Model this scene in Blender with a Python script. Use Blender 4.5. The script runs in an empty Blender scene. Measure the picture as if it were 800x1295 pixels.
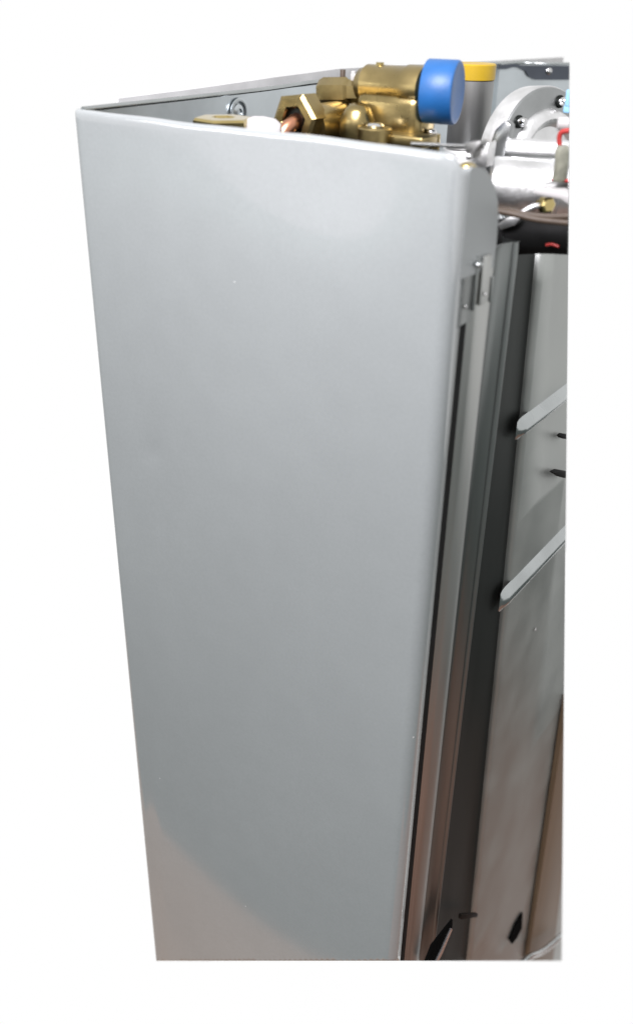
import bpy, bmesh, math, random
from mathutils import Vector, Matrix
random.seed(7)
scene = bpy.context.scene
COL = scene.collection
R = math.radians

# ------------------------------------------------------------------ camera
CAM = Vector((0.54337642, -0.48969603, 0.0779525))
AX = Vector((0.8206572811755767, 0.28924555072523783, -0.49280689751581663))    # boiler X in camera (right, down, forward)
AY = Vector((0.5711120599030759, -0.3868393208847709, 0.7240071511046523))
AZ = Vector((0.018778761587926206, -0.8756097025519207, -0.48265412762159265))
FPX, PW, PH = 1208.0, 800.0, 1295.0
cam_d = bpy.data.cameras.new('camera')
cam = bpy.data.objects.new('camera', cam_d)
COL.objects.link(cam)
right = Vector((AX[0], AY[0], AZ[0])); down = Vector((AX[1], AY[1], AZ[1])); fwd = Vector((AX[2], AY[2], AZ[2]))
rot = Matrix((right, -down, -fwd)).transposed()
cam.matrix_world = Matrix.Translation(CAM) @ rot.to_4x4()
cam_d.sensor_fit = 'VERTICAL'
cam_d.sensor_height = 24.0
cam_d.lens = 24.0 * FPX / PH
cam_d.clip_start = 0.01
cam_d.clip_end = 200
scene.camera = cam
cam_d.dof.use_dof = True; cam_d.dof.focus_distance = 0.82; cam_d.dof.aperture_fstop = 3.2

# ------------------------------------------------------------------ white surround and added lights
world = bpy.data.worlds.new('World'); scene.world = world; world.use_nodes = True
bg = world.node_tree.nodes['Background']
bg.inputs[0].default_value = (1, 1, 1, 1)
bg.inputs[1].default_value = 1.0

def area(name, loc, aim, size, power, color):
    d = bpy.data.lights.new(name, 'AREA'); d.shape = 'DISK'; d.size = size; d.energy = power; d.color = color
    o = bpy.data.objects.new(name, d); COL.objects.link(o)
    o.location = loc
    o.rotation_euler = (Vector(aim) - Vector(loc)).to_track_quat('-Z', 'Y').to_euler()
    return o
area('added_top_light', (0.28, -0.45, 0.52), (0.18, 0.0, -0.2), 0.5, 17.5, (0.98, 0.95, 1.0))  # added to brighten the panel towards its top, no known source
area('added_floor_light', (-6.5, -8.6, 1.6), (-6.5, -8.6, -1.6), 3.0, 500.0, (1.0, 0.99, 0.97))  # added over the far floor to grade the reflection in the panel

scene.view_settings.view_transform = 'Standard'
scene.view_settings.look = 'None'
scene.view_settings.exposure = 0.0
scene.view_settings.gamma = 1.0

# ------------------------------------------------------------------ helpers
def ray(px, py):
    c = (px - PW/2, py - PH/2, FPX)
    return Vector((AX.dot(c), AY.dot(c), AZ.dot(c)))
def at_x(px, py, x): r = ray(px, py); return CAM + r*((x - CAM.x)/r.x)
def at_y(px, py, y): r = ray(px, py); return CAM + r*((y - CAM.y)/r.y)
def at_z(px, py, z): r = ray(px, py); return CAM + r*((z - CAM.z)/r.z)
def mpp(p): return (p - CAM).dot(fwd)/FPX        # metres per photo pixel at a point

def mat(name, col, rough=0.4, metal=0.0, ior=1.5, noise=0.0, nscale=60.0, stretch=(1, 1, 1), bump=0.0, bscale=200.0, rvar=0.0, coat=0.0, edge=1.0):
    m = bpy.data.materials.new(name); m.use_nodes = True
    nt = m.node_tree; b = nt.nodes['Principled BSDF']
    b.inputs['Base Color'].default_value = (*col, 1)
    b.inputs['Roughness'].default_value = rough
    b.inputs['Metallic'].default_value = metal
    b.inputs['IOR'].default_value = ior
    b.inputs['Coat Weight'].default_value = coat
    b.inputs['Specular Tint'].default_value = (edge, edge, edge, 1)
    tc = nt.nodes.new('ShaderNodeTexCoord'); mp = nt.nodes.new('ShaderNodeMapping')
    mp.inputs['Scale'].default_value = stretch
    nt.links.new(tc.outputs['Object'], mp.inputs[0])
    n = nt.nodes.new('ShaderNodeTexNoise'); n.inputs['Scale'].default_value = nscale; n.inputs['Detail'].default_value = 5
    nt.links.new(mp.outputs[0], n.inputs['Vector'])
    if noise > 0:
        r = nt.nodes.new('ShaderNodeValToRGB')
        r.color_ramp.elements[0].position = 0.3; r.color_ramp.elements[1].position = 0.7
        r.color_ramp.elements[0].color = (*[c*(1-noise) for c in col], 1)
        r.color_ramp.elements[1].color = (*[min(1, c*(1+noise)) for c in col], 1)
        nt.links.new(n.outputs[0], r.inputs[0]); nt.links.new(r.outputs[0], b.inputs['Base Color'])
    if rvar > 0:
        mr = nt.nodes.new('ShaderNodeMapRange')
        mr.inputs[1].default_value = 0.3; mr.inputs[2].default_value = 0.7
        mr.inputs[3].default_value = max(0.02, rough - rvar); mr.inputs[4].default_value = rough + rvar
        nt.links.new(n.outputs[0], mr.inputs[0]); nt.links.new(mr.outputs[0], b.inputs['Roughness'])
    if bump > 0:
        n2 = nt.nodes.new('ShaderNodeTexNoise'); n2.inputs['Scale'].default_value = bscale; n2.inputs['Detail'].default_value = 3
        nt.links.new(mp.outputs[0], n2.inputs['Vector'])
        bp = nt.nodes.new('ShaderNodeBump'); bp.inputs['Strength'].default_value = bump; bp.inputs['Distance'].default_value = 0.001
        nt.links.new(n2.outputs[0], bp.inputs['Height']); nt.links.new(bp.outputs[0], b.inputs['Normal'])
    return m

def speckled_paint(name):
    """pale grey satin enamel with scattered dust specks"""
    m = mat(name, (0.248, 0.264, 0.266), rough=0.075, ior=2.05, rvar=0.008, nscale=14)
    nt = m.node_tree; b = nt.nodes['Principled BSDF']
    tc = nt.nodes.new('ShaderNodeTexCoord')
    v = nt.nodes.new('ShaderNodeTexVoronoi'); v.inputs['Scale'].default_value = 38
    nt.links.new(tc.outputs['Object'], v.inputs['Vector'])
    lt = nt.nodes.new('ShaderNodeMath'); lt.operation = 'LESS_THAN'; lt.inputs[1].default_value = 0.028
    nt.links.new(v.outputs['Distance'], lt.inputs[0])
    sep = nt.nodes.new('ShaderNodeSeparateColor'); nt.links.new(v.outputs['Color'], sep.inputs[0])
    lt2 = nt.nodes.new('ShaderNodeMath'); lt2.operation = 'LESS_THAN'; lt2.inputs[1].default_value = 0.35
    nt.links.new(sep.outputs[0], lt2.inputs[0])
    mu = nt.nodes.new('ShaderNodeMath'); mu.operation = 'MULTIPLY'
    nt.links.new(lt.outputs[0], mu.inputs[0]); nt.links.new(lt2.outputs[0], mu.inputs[1])
    mx = nt.nodes.new('ShaderNodeMixRGB'); mx.inputs[1].default_value = (0.248, 0.264, 0.266, 1); mx.inputs[2].default_value = (0.72, 0.72, 0.70, 1)
    nt.links.new(mu.outputs[0], mx.inputs[0])
    prev = mx.outputs[0]
    for sc, amp in ((5.0, 0.035), (42.0, 0.02), (420.0, 0.035)):
        n = nt.nodes.new('ShaderNodeTexNoise'); n.inputs['Scale'].default_value = sc; n.inputs['Detail'].default_value = 4
        nt.links.new(tc.outputs['Object'], n.inputs['Vector'])
        mr = nt.nodes.new('ShaderNodeMapRange')
        mr.inputs[1].default_value = 0.25; mr.inputs[2].default_value = 0.75
        mr.inputs[3].default_value = 1-amp; mr.inputs[4].default_value = 1+amp
        nt.links.new(n.outputs[0], mr.inputs[0])
        ml = nt.nodes.new('ShaderNodeVectorMath'); ml.operation = 'SCALE'
        nt.links.new(prev, ml.inputs[0]); nt.links.new(mr.outputs[0], ml.inputs['Scale']); prev = ml.outputs[0]
    nt.links.new(prev, b.inputs['Base Color'])
    return m

M = dict(
    paint=speckled_paint('grey_enamel'),
    paint_edge=mat('matt_grey_enamel', (0.248, 0.264, 0.266), 0.38, 0.0, noise=0.03, nscale=20),
    galv=mat('galvanised_steel', (0.42, 0.44, 0.44), 0.26, 1.0, noise=0.10, nscale=30, stretch=(1, 1, 0.12), rvar=0.06),
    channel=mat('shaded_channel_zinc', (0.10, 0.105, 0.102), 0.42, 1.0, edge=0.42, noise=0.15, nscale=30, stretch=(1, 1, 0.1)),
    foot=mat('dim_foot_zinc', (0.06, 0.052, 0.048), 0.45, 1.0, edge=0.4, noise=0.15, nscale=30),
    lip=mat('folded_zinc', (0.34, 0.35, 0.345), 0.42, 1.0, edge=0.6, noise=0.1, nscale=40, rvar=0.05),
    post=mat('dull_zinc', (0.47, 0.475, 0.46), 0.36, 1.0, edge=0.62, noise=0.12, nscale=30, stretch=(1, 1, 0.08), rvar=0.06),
    hollow=mat('shaded_hollow_zinc', (0.30, 0.315, 0.31), 0.36, 1.0, edge=0.5, noise=0.15, nscale=30, stretch=(1, 1, 0.08), rvar=0.06),  # same zinc as the post, shade of the hollow put into its colour
    galv_wall=mat('galvanised_wall', (0.54, 0.58, 0.60), 0.34, 1.0, noise=0.12, nscale=25, rvar=0.06),
    plate=mat('chamber_steel', (0.43, 0.445, 0.43), 0.50, 1.0, edge=0.8, noise=0.06, nscale=18, rvar=0.05),
    dark=mat('dark_steel', (0.035, 0.038, 0.036), 0.4, 1.0, edge=0.22, noise=0.2, nscale=30, stretch=(1, 1, 0.1)),
    brass=mat('brass', (0.30, 0.232, 0.105), 0.30, 1.0, noise=0.18, nscale=45, bump=0.10, bscale=260, rvar=0.08),
    brass_cut=mat('machined_brass', (0.48, 0.385, 0.17), 0.18, 1.0, noise=0.12, nscale=60, rvar=0.05),
    copper=mat('copper', (0.50, 0.24, 0.15), 0.32, 1.0, noise=0.2, nscale=70),
    blue=mat('blue_plastic', (0.010, 0.085, 0.26), 0.42, 0.0, noise=0.08, nscale=80, bump=0.08, bscale=400),
    yellow=mat('yellow_plastic', (0.42, 0.27, 0.008), 0.4, 0.0, noise=0.08, nscale=50),
    can=mat('brushed_steel', (0.30, 0.30, 0.295), 0.50, 1.0, noise=0.15, nscale=40, stretch=(1, 1, 0.05), rvar=0.06),
    alu=mat('cast_aluminium', (0.72, 0.72, 0.72), 0.42, 1.0, noise=0.12, nscale=50, bump=0.3, bscale=320, rvar=0.06),
    alu_dark=mat('turned_aluminium', (0.34, 0.35, 0.35), 0.38, 1.0, noise=0.1, nscale=50, rvar=0.05),
    bracket=mat('pale_grey_wall', (0.50, 0.50, 0.50), 0.6, 0.0, noise=0.1, nscale=30),
    white=mat('white_plastic', (0.38, 0.37, 0.365), 0.4, 0.0, noise=0.04, nscale=40),
    chrome=mat('zinc_screw', (0.62, 0.62, 0.62), 0.15, 1.0, noise=0.1, nscale=90),
    black=mat('black_rubber_and_groove', (0.007, 0.007, 0.007), 0.65, 0.0, ior=1.2, noise=0.3, nscale=60),
    void=mat('unlit_gap', (0.004, 0.004, 0.004), 0.9, 0.0, ior=1.05),
    brown=mat('brown_cable', (0.055, 0.038, 0.026), 0.5, 0.0, noise=0.2, nscale=90),
    red=mat('red_cable', (0.32, 0.025, 0.022), 0.4, 0.0, noise=0.1, nscale=90),
    sky=mat('pale_blue_plastic', (0.22, 0.42, 0.60), 0.35, 0.0, noise=0.06, nscale=90),
    clear=mat('olive_grey_sleeve', (0.20, 0.20, 0.16), 0.3, 0.0, noise=0.4, nscale=120),
    tan=mat('tan_bar', (0.13, 0.085, 0.05), 0.5, 0.0, noise=0.12, nscale=30, stretch=(1, 1, 0.1)),
    floor_grey=mat('grey_floor_covering', (0.085, 0.105, 0.10), 0.7, 0.0, noise=0.15, nscale=3),
    floor_brown_shaded=mat('shaded_brown_boards', (0.29, 0.155, 0.11), 0.6, 0.0, noise=0.2, nscale=6),  # board brown with the boiler's shade put into the colour
    floor_brown=mat('brown_boards', (0.45, 0.285, 0.195), 0.5, 0.0, noise=0.2, nscale=6, stretch=(0.15, 1, 1)),
)

def link(name, bm, m, parent=None, smooth=40, label=None, recalc=True):
    me = bpy.data.meshes.new(name)
    if recalc: bmesh.ops.recalc_face_normals(bm, faces=bm.faces)
    bm.to_mesh(me); bm.free()
    me.polygons.foreach_set('use_smooth', [smooth > 0]*len(me.polygons))
    if smooth > 0: me.set_sharp_from_angle(angle=R(smooth))
    me.materials.append(M[m] if isinstance(m, str) else m)
    o = bpy.data.objects.new(name, me); COL.objects.link(o)
    if parent is not None:
        o.parent = parent
        o.matrix_parent_inverse = parent_inv(parent)
    if label: o['label'] = label
    return o
def parent_inv(p):
    if p.type != 'EMPTY': return Matrix.Identity(4)      # every mesh keeps an identity world matrix
    v = Vector((0, 0, 0))
    while p is not None: v += p.location; p = p.parent
    return Matrix.Translation(-v)

# the unit is sawn off along two planes (the lower and the right-hand limit of what is shown)
def plane3(a, b, c):
    n = (b - a).cross(c - a).normalized(); return a, n
p_bottom = plane3(CAM, CAM + ray(0, 1215), CAM + ray(800, 1215))
p_right = plane3(CAM, CAM + ray(719.5, 80), CAM + ray(709.5, 1215))
inside = CAM + ray(400, 600)
def trim(bm, planes=('b', 'r'), cap=True):
    for k in planes:
        co, no = p_bottom if k == 'b' else p_right
        if (inside - co).dot(no) > 0: no = -no
        g = bmesh.ops.bisect_plane(bm, geom=bm.verts[:]+bm.edges[:]+bm.faces[:], dist=1e-7, plane_co=co, plane_no=no, clear_outer=True)
        if cap:
            ed = [e for e in g['geom_cut'] if isinstance(e, bmesh.types.BMEdge)]
            if ed:
                try: bmesh.ops.contextual_create(bm, geom=ed)
                except Exception: pass
    return bm

def lathe(prof, origin, axis, n=32, bm=None, spin=0.0, cap=True, up=None):
    """prof: (radius, distance along axis)"""
    bm = bm or bmesh.new()
    a = Vector(axis).normalized(); o = Vector(origin)
    u = a.cross(Vector(up) if up else (Vector((0, 0, 1)) if abs(a.z) < 0.9 else Vector((1, 0, 0)))).normalized(); v = a.cross(u)
    rings = []
    for r, h in prof:
        rings.append([bm.verts.new(o + a*h + (u*math.cos(spin+2*math.pi*i/n) + v*math.sin(spin+2*math.pi*i/n))*r) for i in range(n)])
    for k in range(len(rings)-1):
        for i in range(n):
            bm.faces.new((rings[k][i], rings[k][(i+1) % n], rings[k+1][(i+1) % n], rings[k+1][i]))
    if cap:
        bm.faces.new(rings[0][::-1]); bm.faces.new(rings[-1])
    return bm
def rod(r, h0, h1, origin, axis, ch=None, n=28, bm=None, spin=0.0):
    ch = r*0.12 if ch is None else ch
    return lathe([(r-ch, h0), (r-ch*0.3, h0+ch*0.3), (r, h0+ch), (r, h1-ch), (r-ch*0.3, h1-ch*0.3), (r-ch, h1)], origin, axis, n, bm, spin)
def ball(r, c, bm=None, n=16, squash=1.0, axis=(0, 0, 1)):
    prof = [(max(1e-5, r*math.sin(math.pi*k/10)), -r*squash*math.cos(math.pi*k/10)) for k in range(11)]
    return lathe(prof, c, axis, n, bm)
def box(c, size, bm=None, bev=0.0, basis=None):
    bm = bm or bmesh.new()
    t = bmesh.new(); bmesh.ops.create_cube(t, size=1.0)
    bmesh.ops.scale(t, vec=size, verts=t.verts)
    if bev > 0: bmesh.ops.bevel(t, geom=t.edges[:], offset=bev, segments=3, affect='EDGES', profile=0.5)
    if basis is not None: bmesh.ops.transform(t, matrix=basis, verts=t.verts)
    bmesh.ops.translate(t, vec=c, verts=t.verts)
    me = bpy.data.meshes.new('tmp'); t.to_mesh(me); t.free(); bm.from_mesh(me); bpy.data.meshes.remove(me)
    return bm
def tube(pts, r, n=10, bm=None, sub=6):
    pts = [Vector(p) for p in pts]
    if len(pts) > 2:
        q = []
        for i in range(len(pts)-1):
            p0, p1, p2, p3 = pts[max(0, i-1)], pts[i], pts[i+1], pts[min(len(pts)-1, i+2)]
            for k in range(sub):
                t = k/sub
                q.append(0.5*((2*p1) + (p2-p0)*t + (2*p0-5*p1+4*p2-p3)*t*t + (3*p1-p0-3*p2+p3)*t**3))
        q.append(pts[-1]); pts = q
    bm = bm or bmesh.new(); rings = []; pu = None
    for i, p in enumerate(pts):
        d = (pts[min(i+1, len(pts)-1)] - pts[max(i-1, 0)]).normalized()
        if pu is None: pu = d.cross(Vector((0.3, 0.2, 1))).normalized()
        u = (pu - d*pu.dot(d)).normalized(); v = d.cross(u); pu = u
        rings.append([bm.verts.new(p + (u*math.cos(2*math.pi*k/n)+v*math.sin(2*math.pi*k/n))*r) for k in range(n)])
    for a, b in zip(rings, rings[1:]):
        for k in range(n): bm.faces.new((a[k], a[(k+1) % n], b[(k+1) % n], b[k]))
    bm.faces.new(rings[0][::-1]); bm.faces.new(rings[-1])
    return bm
def solid(poly, normal, thick, bm=None, bev=0.0):
    """a flat outline given real thickness, growing against its normal"""
    bm2 = bmesh.new()
    f = bm2.faces.new([bm2.verts.new(p) for p in poly])
    r = bmesh.ops.extrude_face_region(bm2, geom=[f])
    bmesh.ops.translate(bm2, vec=-Vector(normal).normalized()*thick, verts=[g for g in r['geom'] if isinstance(g, bmesh.types.BMVert)])
    if bev: bmesh.ops.bevel(bm2, geom=bm2.edges[:], offset=bev, segments=2, affect='EDGES', profile=0.5)
    if bm is None: return bm2
    me = bpy.data.meshes.new('tmp'); bm2.to_mesh(me); bm2.free(); bm.from_mesh(me); bpy.data.meshes.remove(me)
    return bm
def profile_sheet(prof, z0, z1, thick, topfun=None, nz=1):
    """a folded sheet: plan profile (x, y) drawn down from z0 to z1, with thickness"""
    bm = bmesh.new(); n = len(prof); cols = []
    nor = []
    for i in range(n):
        a = Vector(prof[max(0, i-1)]); b = Vector(prof[min(n-1, i+1)]); d = (b-a).normalized()
        nor.append(Vector((d.y, -d.x)))
    for side in (0, 1):
        g = []
        for i in range(n):
            p = Vector(prof[i]) - nor[i]*thick*side
            zt = topfun(prof[i][0], prof[i][1]) if topfun else z0
            g.append([bm.verts.new((p.x, p.y, zt + (z1-zt)*k/nz)) for k in range(nz+1)])
        cols.append(g)
    for i in range(n-1):
        for k in range(nz):
            a = cols[0]; bm.faces.new((a[i][k], a[i+1][k], a[i+1][k+1], a[i][k+1]))
            a = cols[1]; bm.faces.new((a[i][k+1], a[i+1][k+1], a[i+1][k], a[i][k]))
        bm.faces.new((cols[0][i][0], cols[1][i][0], cols[1][i+1][0], cols[0][i+1][0]))
        bm.faces.new((cols[0][i][nz], cols[0][i+1][nz], cols[1][i+1][nz], cols[1][i][nz]))
    for i in (0, n-1):
        for k in range(nz):
            bm.faces.new((cols[0][i][k], cols[0][i][k+1], cols[1][i][k+1], cols[1][i][k]))
    return bm
def empty(name, parent, label=None):
    o = bpy.data.objects.new(name, None); COL.objects.link(o); o.empty_display_size = 0.02
    if parent is not None: o.parent = parent
    if label: o['label'] = label
    return o

# ------------------------------------------------------------------ floor round the unit
ZF = -1.6
def sheet(name, poly, z, m):
    bm = bmesh.new(); bm.faces.new([bm.verts.new((x, y, z)) for x, y in poly])
    o = link(name, bm, m, smooth=0); o['kind'] = 'structure'; return o
sheet('floor', [(-16, -9.6), (6, -9.6), (6, 3.0), (0.47, 3.0), (0.47, 0.71), (-0.53, -0.01), (-16, -0.01)], ZF-0.004, 'floor_grey')
sheet('floor_boards', [(-1.6, -0.585), (0.35, -0.585), (0.35, 0.619), (-0.53, -0.015), (-1.6, -0.015)], ZF, 'floor_brown')
sheet('shaded_floor_boards', [(0.355, -0.60), (1.3, -0.60), (1.3, 1.45), (0.475, 1.45), (0.475, 0.709), (0.355, 0.622)], ZF, 'floor_brown_shaded')  # right-hand boards, coloured darker for the shade beside the boiler

# ------------------------------------------------------------------ the boiler
boiler = bpy.data.objects.new('gas_boiler', None); COL.objects.link(boiler)
boiler.location = (0.15, 0.25, -1.55)
boiler['label'] = 'open grey gas boiler with dented side panel and brass valves at its top'
boiler['category'] = 'boiler'

# --- dented side panel
def sstep(t): t = min(1, max(0, t)); return t*t*(3-2*t)
def build_panel():
    W, rl, rr = 0.300, 0.006, 0.009
    prof = []
    for k in range(7):
        a = math.pi*(1 - 0.5*k/6)                                   # left fold
        prof.append((rl - 0.0025 + rl*math.cos(a), rl - rl*math.sin(a), math.cos(a), -math.sin(a)))
    nx = 96
    for k in range(1, nx): prof.append((rl - 0.0025 + (W-rl-rr+0.0025)*k/nx, 0, 0, -1))
    for k in range(11):
        a = -math.pi/2 + math.pi/2*k/10
        prof.append((W-rr + rr*math.cos(a), rr + rr*math.sin(a), math.cos(a), math.sin(a)))
    prof.append((W, 0.0155, 1, 0))
    rows = [(0.0052, -0.016), (0.0052, -0.006), (0.005, -0.003), (0.0042, -0.0012), (0.0028, -0.0002), (0.0016, -0.0002), (0.0006, -0.0012), (0.0001, -0.0028)]
    nz = 230
    for k in range(1, nz+1): rows.append((0, -0.0028 - (1.0-0.0028)*(k/nz)**1.15))
    def bulge(x, z):
        d = 0.0006*math.exp(-((x-0.050-0.5*(z+0.25))/0.008)**2 - ((z+0.248)/0.012)**2)   # shallow knock on the left
        d += 0.0008*math.exp(-((x-0.06)/0.05)**2 - ((z+0.30)/0.13)**2)
        u = min(1, max(0, (x+0.006)/0.312))
        d += -0.0036*math.sin(math.pi*u)**0.8*(max(0, -z-0.35)/0.4)**2      # sheet bellies out towards its foot
        return d
    def dent(x, z): return 0.0042*math.exp(-((x-0.225)/0.090)**2 - (z/0.050)**2)      # top edge knocked inwards
    bm = bmesh.new(); g = []
    for inn, z in rows:
        r = []
        for (x, y, nx_, ny_) in prof:
            drop = 0.0
            if x > 0.2905:
                t = min(1, (x-0.2905)/0.0095 + (y/0.03)); drop = 0.0075*t*t
            zz = z - drop*max(0, 1 + z/0.06) + (0.00025*math.sin(x*41) + 0.00018*math.sin(x*97+1))*max(0, 1 + z/0.03)
            d = bulge(x, z) if (x < 0.294 and y < 0.003) else 0
            f = sstep((x+0.002)/0.03)*sstep((0.294-x)/0.03) if d else 0
            f2 = min(1, max(0, (-z-0.002)/0.015))
            r.append(bm.verts.new((x - nx_*inn, y - ny_*inn + d*f*f2 + dent(x, z)*sstep((0.296-x)/0.07), zz)))
        g.append(r)
    for a, b in zip(g, g[1:]):
        for i in range(len(prof)-1): bm.faces.new((a[i], b[i], b[i+1], a[i+1]))
    trim(bm, ('b',), cap=False)
    return bm
panel = link('side_panel', build_panel(), 'paint', boiler, 60, 'pale grey enamelled side panel, dented below its top edge', recalc=False)
sm = panel.modifiers.new('thickness', 'SOLIDIFY'); sm.thickness = 0.0008; sm.offset = -1

# return flange of the panel round the near corner, with a rounded top
fq = [(586, 219), (589, 214.5), (594, 211.8), (601, 211), (608, 212), (615, 216.5), (621, 225), (626, 238), (629, 254), (629.6, 275), (628, 300), (624, 338), (584, 352)]
poly = [at_x(x, y, 0.3003) for x, y in fq]
for i_ in (0, 1, 2, -1): poly[i_].y = 0.0090 + (0.0015*i_ if i_ > 0 else 0)
link('corner_flange', solid(poly, (1, 0, 0), 0.0010), 'paint_edge', panel, 40)

# --- wall-side back panel with its lip
wall_y1 = 0.672
def build_back():
    bm = profile_sheet([(0.006, 0.006), (0.0045, 0.02), (0.0045, wall_y1), (0.05, 0.72), (0.14, 0.80)], -0.001, -1.0, 0.001)
    return trim(bm)
back = link('back_panel', build_back(), 'galv_wall', boiler, 30, 'blue-grey galvanised back sheet')
bm = tube([(0.003, 0.006, -0.0006), (0.003, 0.2, -0.0004), (0.003, 0.28, 0.0012), (0.003, 0.34, 0.0006), (0.003, wall_y1, 0.0), (0.049, 0.722, 0.0), (0.14, 0.802, -0.001)], 0.0022, 8)
link('lip', trim(bm, ('r',)), 'galv', back, 50)
# strip standing for the pale wall behind the lip
top = [(150, 124.5), (250, 112), (340, 99), (430, 87), (520, 82.5), (620, 77.5), (712, 72.5)]
poly = [at_x(x, y, -0.02) for x, y in top]
poly += [Vector((-0.02, poly[-1].y, -0.05)), Vector((-0.02, poly[0].y, -0.05))]
link('wall_strip', solid(poly, (1, 0, 0), 0.003), 'bracket', boiler, 30, 'thin off-white strip behind the back sheet')
# dark folded flange of the far sheet, with a step in it
def far(px, py, off=0.0): # on the slanted far sheet
    n = Vector((0.048, -0.0455, 0)).normalized(); p0 = Vector((0.0045, wall_y1, 0)) + n*off
    r = ray(px, py); t = (p0-CAM).dot(n)/r.dot(n); return CAM + r*t
nfar = Vector((0.048, -0.0455, 0)).normalized()
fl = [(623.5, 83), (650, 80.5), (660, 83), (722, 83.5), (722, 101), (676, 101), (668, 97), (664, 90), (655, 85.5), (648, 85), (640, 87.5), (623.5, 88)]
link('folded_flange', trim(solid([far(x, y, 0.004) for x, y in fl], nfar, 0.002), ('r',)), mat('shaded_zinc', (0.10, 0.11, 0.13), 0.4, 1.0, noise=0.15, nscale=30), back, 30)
p = far(693.5, 90, 0.0045)
link('screw', lathe([(0.004, 0), (0.0038, 0.001), (0.0025, 0.002), (0.0004, 0.0023)], p, nfar, 16), 'chrome', back)
# embossed ring on the back sheet
c = at_x(302, 142, 0.0055)
k = mpp(c)
bm = lathe([(17*k, 0), (17*k, 0.001), (15*k, 0.0014), (12.5*k, 0.001), (12.5*k, 0.0)], c, (1, 0, 0), 28, cap=False)
link('embossed_ring', bm, 'galv_wall', back)
link('ring_boss', lathe([(10*k, 0), (8*k, 0.001), (4.5*k, 0.0014), (4.3*k, 0.0003)], c, (1, 0, 0), 24), 'galv_wall', back)

# --- dark plate added to keep light out of the inside
bm = box((0.13, 0.40, -0.118), (0.24, 0.78, 0.002)); trim(bm, ('r',))
link('inner_light_block', bm, 'dark', boiler, 30)

# --- brass connection block
def px_lathe(px, py, y, axis, prof, n=32, spin=0.0, shift=0.0):
    """profile in photo pixels at that depth"""
    c = at_y(px, py, y); k = mpp(c)
    return lathe([(max(0.02, r)*k, h*k) for r, h in prof], c, axis, n, spin=spin)

valve = empty('brass_valve', boiler, 'cast brass valve block with hex nuts and a blue cap')
X, Y, Z = Vector((1, 0, 0)), Vector((0, 1, 0)), Vector((0, 0, 1))
# flat union nut on the left
link('union_nut', px_lathe(283, 158, 0.055, Z, [(12, -14), (36, -14), (39, -11), (39, 6), (36, 9), (16, 9.5), (15, 7)], 6, spin=0.35), 'brass_cut', valve, 20)
# white plastic tail between the nuts
c0 = at_y(308, 166, 0.060); c1 = at_y(356, 172, 0.075)
L_ = (c1-c0).length
link('plastic_tail', lathe([(0.004, 0), (0.0085, 0.002), (0.0105, 0.006), (0.0112, L_*0.5), (0.0105, L_*0.8), (0.008, L_*0.95), (0.003, L_)], c0, c1-c0, 24), 'white', valve)
# big hex nut facing the panel, with the copper pipe in its bore
a = Vector((0.0, -1.0, 0.02)).normalized()
c = at_y(376, 152, 0.105); k = mpp(c)
link('hex_nut', lathe([(17*k, 0), (17*k, 8*k), (19*k, 9.5*k), (29*k, 9.5*k), (34*k, 7*k), (34*k, -20*k), (31*k, -23*k), (15*k, -25*k)], c, a, 6, spin=R(8)), 'brass', valve, 20)
link('nut_bore', lathe([(16.6*k, 9.9*k), (16.6*k, 2*k), (2*k, 2*k)], c, a, 24, cap=False), 'dark', valve)
link('copper_pipe', tube([c, c + a*12*k + Z*-4*k, c + a*24*k - Z*14*k - X*4*k, c + a*30*k - Z*40*k - X*6*k], 9.5*k, 18), 'copper', valve)
# barrel behind the nut
c = at_y(418, 158, 0.135); k = mpp(c)
link('inlet_barrel', lathe([(26*k, -40*k), (27*k, -20*k), (27*k, 20*k), (24*k, 23*k), (22*k, 36*k), (22*k, 95*k)], c, (0.12, 1, 0.02), 28), 'brass', valve)
# upper left hexagonal bonnet
c = at_y(428, 116, 0.150); k = mpp(c)
link('bonnet', lathe([(10*k, -27*k), (14*k, -26*k), (17*k, -20*k), (17*k, 10*k), (14*k, 14*k), (14*k, 40*k)], c, (0.9, 0.25, 0.05), 6, spin=0.5), 'brass', valve, 25)
# barrel to the capped outlet
c = at_y(492, 109, 0.150); k = mpp(c)
link('outlet_barrel', lathe([(14*k, -46*k), (19*k, -42*k), (20.5*k, -36*k), (24*k, -32*k), (24.5*k, 24*k), (26.5*k, 28*k), (26.5*k, 52*k), (22*k, 55*k)], c, X, 36), 'brass', valve)
# main body under the barrels
c = at_y(500, 150, 0.150); k = mpp(c)
link('body', box(c, (92*k, 54*k, 62*k), bev=12*k), 'brass', valve, 50)
c = at_y(452, 160, 0.128); k = mpp(c)
link('body_web', lathe([(20*k, -30*k), (23*k, -10*k), (22*k, 8*k), (16*k, 22*k), (9*k, 27*k)], c, (0.1, -0.2, 1), 24), 'brass', valve, 50)
# flange ears with screws
def ear(px, py, y, r, h, nm):
    c = at_y(px, py, y); k = mpp(c)
    o = link(nm, lathe([(r*k*0.9, -h*k), (r*k, -h*k*0.9), (r*k, -1.5*k), (r*k*0.93, 0)], c, Z, 24), 'brass', valve)
    link('screw', lathe([(r*k*0.52, 0.0), (r*k*0.55, 2.5*k), (r*k*0.42, 5*k), (r*k*0.1, 6*k)], c, Z, 16), 'chrome', o)
    return o
ear(474, 161, 0.118, 22, 20, 'flange_ear')
ear(545, 169, 0.150, 12, 22, 'flange_ear')
c = at_y(510, 176, 0.130); k = mpp(c)
link('flange', box(c, (76*k, 40*k, 14*k), bev=3*k), 'brass', valve, 40)
c = at_y(433, 100, 0.158); k = mpp(c)
link('stem', rod(3.4*k, -14*k, 11*k, c, Z, n=14), 'brown', valve)
c = at_y(449, 98, 0.150); k = mpp(c)
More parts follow.
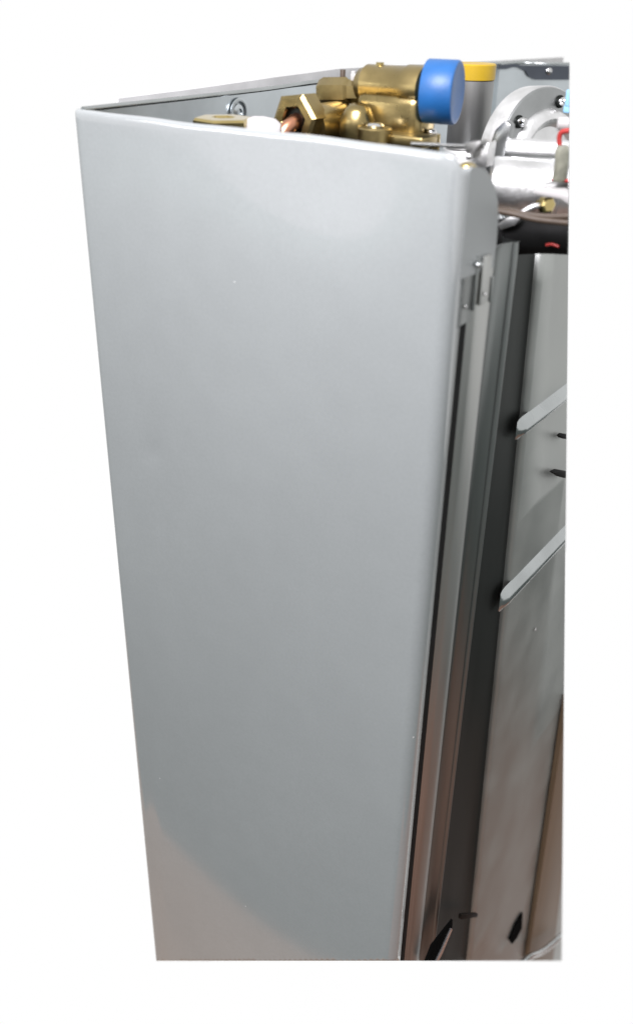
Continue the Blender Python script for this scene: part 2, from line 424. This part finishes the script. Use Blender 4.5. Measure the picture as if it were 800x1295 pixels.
bm = box(c, (11*k, 8*k, 9*k), bev=2*k); box(c + Vector((8*k, 0.0, 1*k)), (6*k, 9*k, 12*k), bm, bev=1.6*k); box(c + Vector((-6*k, 0.003, 2*k)), (5*k, 6*k, 10*k), bm, bev=1.2*k)
link('spring_clip', bm, 'white', valve)
c = at_y(480, 83, 0.150); k = mpp(c)
link('vent_nipple', lathe([(8*k, -8*k), (8*k, 0), (5*k, 2*k), (5*k, 4*k)], c, Z, 12), 'brass_cut', valve)
# blue plastic cap on the outlet
c = at_y(579, 117.5, 0.150); k = mpp(c)
cap = link('blue_cap', lathe([(30*k, -42*k), (37*k, -41.5*k), (38*k, -40*k), (38*k, -3*k), (36.5*k, -0.8*k), (33.5*k, 0), (31*k, -0.6*k), (0.5*k, -0.8*k)], c, Vector((1, 0.24, 0.0)), 48), 'blue', valve, 40, 'round blue plastic cap')

# --- steel can with yellow top
c = at_y(589.5, 187, 0.30); k = 0.87*mpp(c)
ch = (at_y(594, 101, 0.30).z - c.z)
can = link('steel_can', lathe([(29*k, 0.0), (30*k, 0.001), (30*k, ch), (29*k, ch+0.0005)], c, Z, 40), 'can', boiler, 40, 'brushed steel can with a yellow lid')
ty = at_y(594, 79.5, 0.30).z - c.z
link('yellow_lid', lathe([(29.5*k, ch+0.0004), (31*k, ch+0.001), (31*k, ty-0.001), (29.5*k, ty), (8*k, ty+0.0004)], c, Z, 40), 'yellow', can)
link('base_ring', lathe([(36*k, -0.030), (36*k, -0.003), (34*k, -0.0005), (28*k, -0.0003)], c, Z, 40), 'alu', can)

# --- locking pin near the corner
pin = empty('locking_pin', boiler, 'thin zinc rod with a wedge end above the near corner')
link('rod', tube([at_y(520, 182, 0.07), at_y(612, 186, 0.07)], 0.0011, 10), 'chrome', pin)
q = [(586, 181), (606, 178.5), (608, 182), (600, 192), (598, 201), (590, 200), (588, 191)]
link('wedge', solid([at_y(x, y, 0.064) for x, y in q], (0, -1, 0), 0.010, bev=0.0006), 'can', pin, 30)
link('ball_end', ball(0.0020, at_y(592.5, 198, 0.060)), 'chrome', pin)
# brass clip peeping over the corner
c = at_y(592, 210, 0.022); k = mpp(c)
link('brass_clip', lathe([(12*k, -12*k), (12*k, -3*k), (10*k, 1.5*k), (6*k, 4*k), (1*k, 4.6*k)], c, (0.15, 0, 1), 20), 'brass_cut', boiler)

# --- fan flange of cast aluminium
fan = empty('fan_housing', boiler, 'cast aluminium fan flange with bolts and outlet tube')
FY = 0.26
fa = Vector((1, -0.30, 0.10)).normalized()
c = at_y(688, 209, FY); k = mpp(c)
r = 91*k
link('flange_disc', trim(lathe([(r*0.9, -27*k), (r*0.985, -26*k), (r, -23*k), (r, -3*k), (r*0.985, -0.8*k), (r*0.95, 0), (r*0.70, 0.2*k)], c, fa, 64), ('r',)), 'alu_dark', fan, 40)
link('flange_rim', trim(lathe([(r*0.97, -32*k), (r*1.015, -30*k), (r*1.015, -6*k), (r*1.0, -3.5*k), (r*0.97, -3*k)], c, fa, 64, cap=False), ('r',), cap=False), 'alu', fan, 40)
link('collar', trim(lathe([(r*0.73, -1*k), (r*0.72, 3*k), (r*0.68, 8*k), (r*0.60, 11*k), (r*0.55, 9*k), (r*0.50, 3*k)], c, fa, 56), ('r',)), 'alu', fan, 40)
def bolt(px, py):
    n = fa; rr = ray(px, py); t = (c-CAM).dot(n)/rr.dot(n); p = CAM + rr*t
    b = link('bolt', lathe([(7.5*k, -2*k), (7.5*k, 2*k), (6*k, 3*k)], p, fa, 20), 'dark', fan)
    link('bolt_head', lathe([(5.2*k, 2*k), (5.2*k, 9*k), (4*k, 11*k), (0.5*k, 11.4*k)], p, fa, 16), 'chrome', b)
bolt(655, 154); bolt(706.5, 128.5)
# diagonal cast arm and bright fin
q = [(613, 214), (617, 186), (625, 164), (638, 152), (646, 158), (643, 172), (639, 192), (633, 214), (627, 238)]
link('cast_arm', solid([at_y(x, y, 0.17) for x, y in q], (0, -1, 0), 0.008, bev=0.0015), 'alu_dark', fan, 30)
q = [(600, 209), (603, 192), (613, 181), (618, 180), (614, 212)]
link('cast_fin', solid([at_y(x, y, 0.12) for x, y in q], (0, -1, 0), 0.012, bev=0.001), 'alu', fan, 30)
# small horizontal tube across the flange
ax = Vector((1, 0.45, 0.0)).normalized()
c2 = at_y(645, 186, 0.17); k2 = mpp(c2)
link('cross_tube', trim(lathe([(10*k2, -6*k2), (11*k2, -4*k2), (11*k2, 180*k2)], c2, ax, 24), ('r',)), 'alu', fan, 40)
# fat outlet tube
c3 = at_y(628, 234, 0.15); k3 = mpp(c3)
ax3 = Vector((1, 0.42, -0.02)).normalized()
tb = link('outlet_tube', trim(lathe([(30*k3, -10*k3), (34*k3, -6*k3), (34*k3, 62*k3), (35.5*k3, 63*k3), (35.5*k3, 68*k3), (34*k3, 69*k3), (34*k3, 76*k3), (36*k3, 77*k3), (36*k3, 190*k3)], c3, ax3, 40), ('r',)), 'alu', fan, 40)

# --- wiring and hoses at the right
wires = empty('wiring_loom', boiler, 'cables, sleeves and a black hose beside the fan')
def wire(nm, pts, y, r, m):
    link(nm, trim(tube([at_y(a, b, y + (d[0] if d else 0)) for a, b, *d in pts], r, 10), ('r',)), m, wires)
wire('brown_cable', [(620, 264), (650, 269), (690, 274), (730, 273)], 0.09, 0.0019, 'brown')
wire('brown_cable', [(620, 266), (645, 270), (680, 278), (730, 283)], 0.088, 0.0019, 'brown')
wire('black_hose', [(615, 303), (650, 299), (690, 297), (735, 299)], 0.12, 0.0125, 'black')
wire('red_cable', [(707, 184), (707, 172), (713, 166), (735, 165)], 0.14, 0.0017, 'red')
wire('red_cable', [(697, 227), (712, 228.5), (735, 229)], 0.14, 0.0012, 'red')
wire('grey_hose', [(690, 238), (712, 238), (735, 238)], 0.15, 0.0055, 'can')
wire('red_cable', [(690, 310), (697, 309), (706, 312)], 0.105, 0.0009, 'red')
c = at_y(709.5, 206, 0.14); k = mpp(c)
link('cable_sleeve', trim(lathe([(8*k, -22*k), (9.5*k, -18*k), (9*k, 0), (10*k, 14*k), (8.5*k, 21*k)], c, Z, 14), ('r',)), 'clear', wires)
c = at_y(719, 124, 0.2); k = mpp(c)
bm = box(c, (8*k, 8*k, 20*k), bev=2*k); box(c - Z*13*k, (10*k, 6*k, 9*k), bm, bev=1.5*k)
link('blue_connector', trim(bm, ('r',)), 'sky', wires)
c = at_y(716, 157, 0.15); k = mpp(c)
link('white_sensor', trim(lathe([(5*k, -12*k), (8*k, -11*k), (8.5*k, 12*k)], c, ax, 18), ('r',)), 'white', wires)
# brass elbow with its white bracket
c = at_y(690, 259, 0.12); k = mpp(c)
elbow = link('brass_elbow', lathe([(6*k, -16*k), (6*k, -6*k), (11*k, -5*k), (11*k, 5*k), (8*k, 7*k)], c, (0.8, -0.5, 0.1), 6), 'brass_cut', wires, 20)
link('pipe_tail', tube([c, c + Vector((-12*k, -12*k, -2*k)), c + Vector((-26*k, -18*k, -12*k))], 3.5*k, 12), 'alu', elbow)
q = [(672, 244), (678, 240), (706, 241), (722, 250), (722, 262), (708, 252), (680, 247)]
link('support_bracket', trim(solid([at_y(x, y, 0.11) for x, y in q], (0, -1, 0), 0.012, bev=0.0008), ('r',)), 'white', wires, 30)
q = [(628, 284), (640, 276), (658, 276), (650, 285), (632, 291)]
link('white_tab', solid([at_y(x, y, 0.105) for x, y in q], (0, -1, 0), 0.006, bev=0.0006), 'alu', wires, 30)

# --- galvanised corner post: groove, bead, hollow, ridge and deep dark channel
def rise(x, y):
    # top edge of the folded strip: climbs away from the corner
    return -0.0635 - 0.012*max(0, (0.030-y)/0.016)
def arc(cx, cy, r, a0, a1, n=8):
    return [(cx + r*math.cos(R(a0 + (a1-a0)*k/n)), cy + r*math.sin(R(a0 + (a1-a0)*k/n))) for k in range(n+1)]
post = empty('corner_post', boiler, 'folded galvanised corner post down the near edge')
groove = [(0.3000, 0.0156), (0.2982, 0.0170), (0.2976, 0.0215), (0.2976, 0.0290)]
link('groove_shade_strip', trim(profile_sheet(groove, -0.07, -1.9, 0.0008, rise)), 'black', post, 40)  # near-black strip stands in for the shade in the groove
bead = [(0.2968, 0.0292), (0.2988, 0.0312), (0.3000, 0.0350), (0.3006, 0.0400), (0.3006, 0.0480), (0.3000, 0.0540), (0.2984, 0.0590), (0.2955, 0.0640)]
link('bead', trim(profile_sheet(bead, -0.06, -1.9, 0.0008, rise)), 'post', post, 50)
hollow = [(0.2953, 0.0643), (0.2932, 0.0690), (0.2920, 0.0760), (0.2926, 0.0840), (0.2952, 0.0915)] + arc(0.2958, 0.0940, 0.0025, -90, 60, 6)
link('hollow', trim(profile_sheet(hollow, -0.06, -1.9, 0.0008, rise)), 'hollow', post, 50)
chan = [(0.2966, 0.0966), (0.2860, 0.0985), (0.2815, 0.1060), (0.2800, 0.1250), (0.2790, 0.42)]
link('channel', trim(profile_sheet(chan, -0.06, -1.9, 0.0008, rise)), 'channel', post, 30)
# plain folded lip across the top of the post
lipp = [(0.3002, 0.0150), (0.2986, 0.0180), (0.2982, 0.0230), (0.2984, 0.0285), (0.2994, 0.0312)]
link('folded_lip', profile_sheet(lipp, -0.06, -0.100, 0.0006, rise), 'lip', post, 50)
link('latch_tab', box(at_x(612, 354, 0.3014), (0.0012, 0.0090, 0.030), bev=0.0005), 'post', post)
link('tab_slot', box(at_x(601, 358, 0.3004), (0.0012, 0.0016, 0.034), bev=0.0005), 'hollow', post)
link('tab_slot', box(at_x(621, 366, 0.3006), (0.0012, 0.0018, 0.016), bev=0.0005), 'hollow', post)
link('tab_head', ball(0.0030, at_x(604.5, 334, 0.3025), squash=0.6, n=16), 'galv', post)
for q, xx in (((588.5, 388), 0.2992), ((613, 372), 0.3030)):
    p = at_x(*q, xx); link('rivet', ball(2.6*mpp(p), p, squash=0.6, axis=X), 'chrome', post)

# --- combustion chamber front plate with ribs
CX = 0.2860
def edge(z): return 0.163 + 0.08*max(0.08, min(1.0, -z))
def build_plate():
    bm = bmesh.new()
    n = 60; g = []
    for k in range(n+1):
        z = -0.080 - 1.8*k/n
        e = edge(z)
        row = [(CX-0.020, e-0.001), (CX-0.004, e-0.0005), (CX-0.001, e+0.001), (CX, e+0.004)] + [(CX, e+0.006+0.1*j) for j in range(1, 9)]
        g.append([bm.verts.new((x, y, z)) for x, y in row])
    for a, b in zip(g, g[1:]):
        for i in range(len(a)-1): bm.faces.new((a[i], a[i+1], b[i+1], b[i]))
    return trim(bm, cap=False)
plate = link('chamber_plate', build_plate(), 'plate', boiler, 50, 'plain steel front plate of the combustion chamber')
s = plate.modifiers.new('thickness', 'SOLIDIFY'); s.thickness = 0.0015; s.offset = -1
def rib(a, b, wpx):
    p = at_x(*a, CX+0.001); q = at_x(*b, CX+0.001); z = (p.z+q.z)/2; k = mpp(p)
    w = wpx*k*0.72
    bm = bmesh.new(); secs = []
    y0 = p.y - 0.012; y1 = q.y + 0.25
    for y, s_ in ((y0, 0.15), (y0+0.003, 0.75), (y0+0.008, 1.0), (y1, 1.0)):
        sec = []
        for dz, dx in ((-1.1, -0.001), (-0.78, 0.30), (-0.42, 0.82), (0, 1), (0.42, 0.82), (0.78, 0.30), (1.1, -0.001)):
            sec.append(bm.verts.new((CX + dx*0.0060*s_ - 0.0002, y, z + dz*w*(0.7+0.3*s_))))
        secs.append(sec)
    for a_, b_ in zip(secs, secs[1:]):
        for i in range(6): bm.faces.new((a_[i], a_[i+1], b_[i+1], b_[i]))
    bm.faces.new(secs[0])
    link('rib', trim(bm, ('r',), cap=False), 'galv', plate, 60)
rib((662, 538), (714, 500), 19)
rib((642, 740), (712, 690), 22)
# chamber top flange, closing the box
bm = box((CX-0.06, 0.50, -0.083), (0.118, 0.66, 0.003), bev=0.0006); link('top_flange', trim(bm, ('r',)), 'galv', plate, 30)
# dark fastenings at the right limit
q = [(701, 598), (708, 595), (720, 597), (720, 606), (710, 604)]
link('wing_nut', trim(solid([at_x(x, y, CX+0.010) for x, y in q], X, 0.006, bev=0.0006), ('r',)), 'black', plate, 30)
q = [(709.5, 552), (713, 549), (720, 550), (720, 556), (712, 555)]
link('clip', trim(solid([at_x(x, y, CX+0.008) for x, y in q], X, 0.005, bev=0.0005), ('r',)), 'black', plate, 30)
p = at_x(676.5, 796, CX+0.0015); link('paint_chip', ball(2.5*mpp(p), p, squash=0.3, axis=X, n=8), 'white', plate)

# --- lower end: slots, tan bar, wire
low = empty('lower_bracket', boiler, 'dim lower bracket with slots, a tan bar and a wire')
q = [(536, 1222), (546, 1196), (572, 1163), (571, 1178), (556, 1206), (548, 1222)]
link('dark_slot', trim(solid([at_x(x, y, 0.3085) for x, y in q], X, 0.002), ('b',)), 'void', low, 30)
q = [(548, 1222), (557, 1204), (570.5, 1174), (571.5, 1176), (559, 1206), (551, 1222)]
link('slot_edge', trim(solid([at_x(x, y, 0.3100) for x, y in q], X, 0.002), ('b',)), 'chrome', low, 30)
q = [(644, 1188), (652, 1168), (660.5, 1154), (659.5, 1174), (653, 1187), (647, 1194)]
link('dark_slot', solid([at_x(x, y, CX+0.003) for x, y in q], X, 0.002), 'void', low, 30)
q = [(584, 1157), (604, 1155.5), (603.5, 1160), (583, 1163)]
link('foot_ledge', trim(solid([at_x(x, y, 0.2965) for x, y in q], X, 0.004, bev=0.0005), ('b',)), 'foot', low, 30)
q = [(718, 880), (722, 880), (722, 1000), (698, 1222), (666, 1222)]
link('tan_bar', trim(solid([at_x(x, y, CX+0.008) for x, y in q], X, 0.007, bev=0.001)), 'tan', low, 30)
link('wire', trim(tube([at_x(648, 1230, 0.31), at_x(668, 1211, 0.31), at_x(690, 1200, 0.31), at_x(725, 1170, 0.31)], 0.0045, 10)), 'galv', low)

scene.render.engine = 'CYCLES'
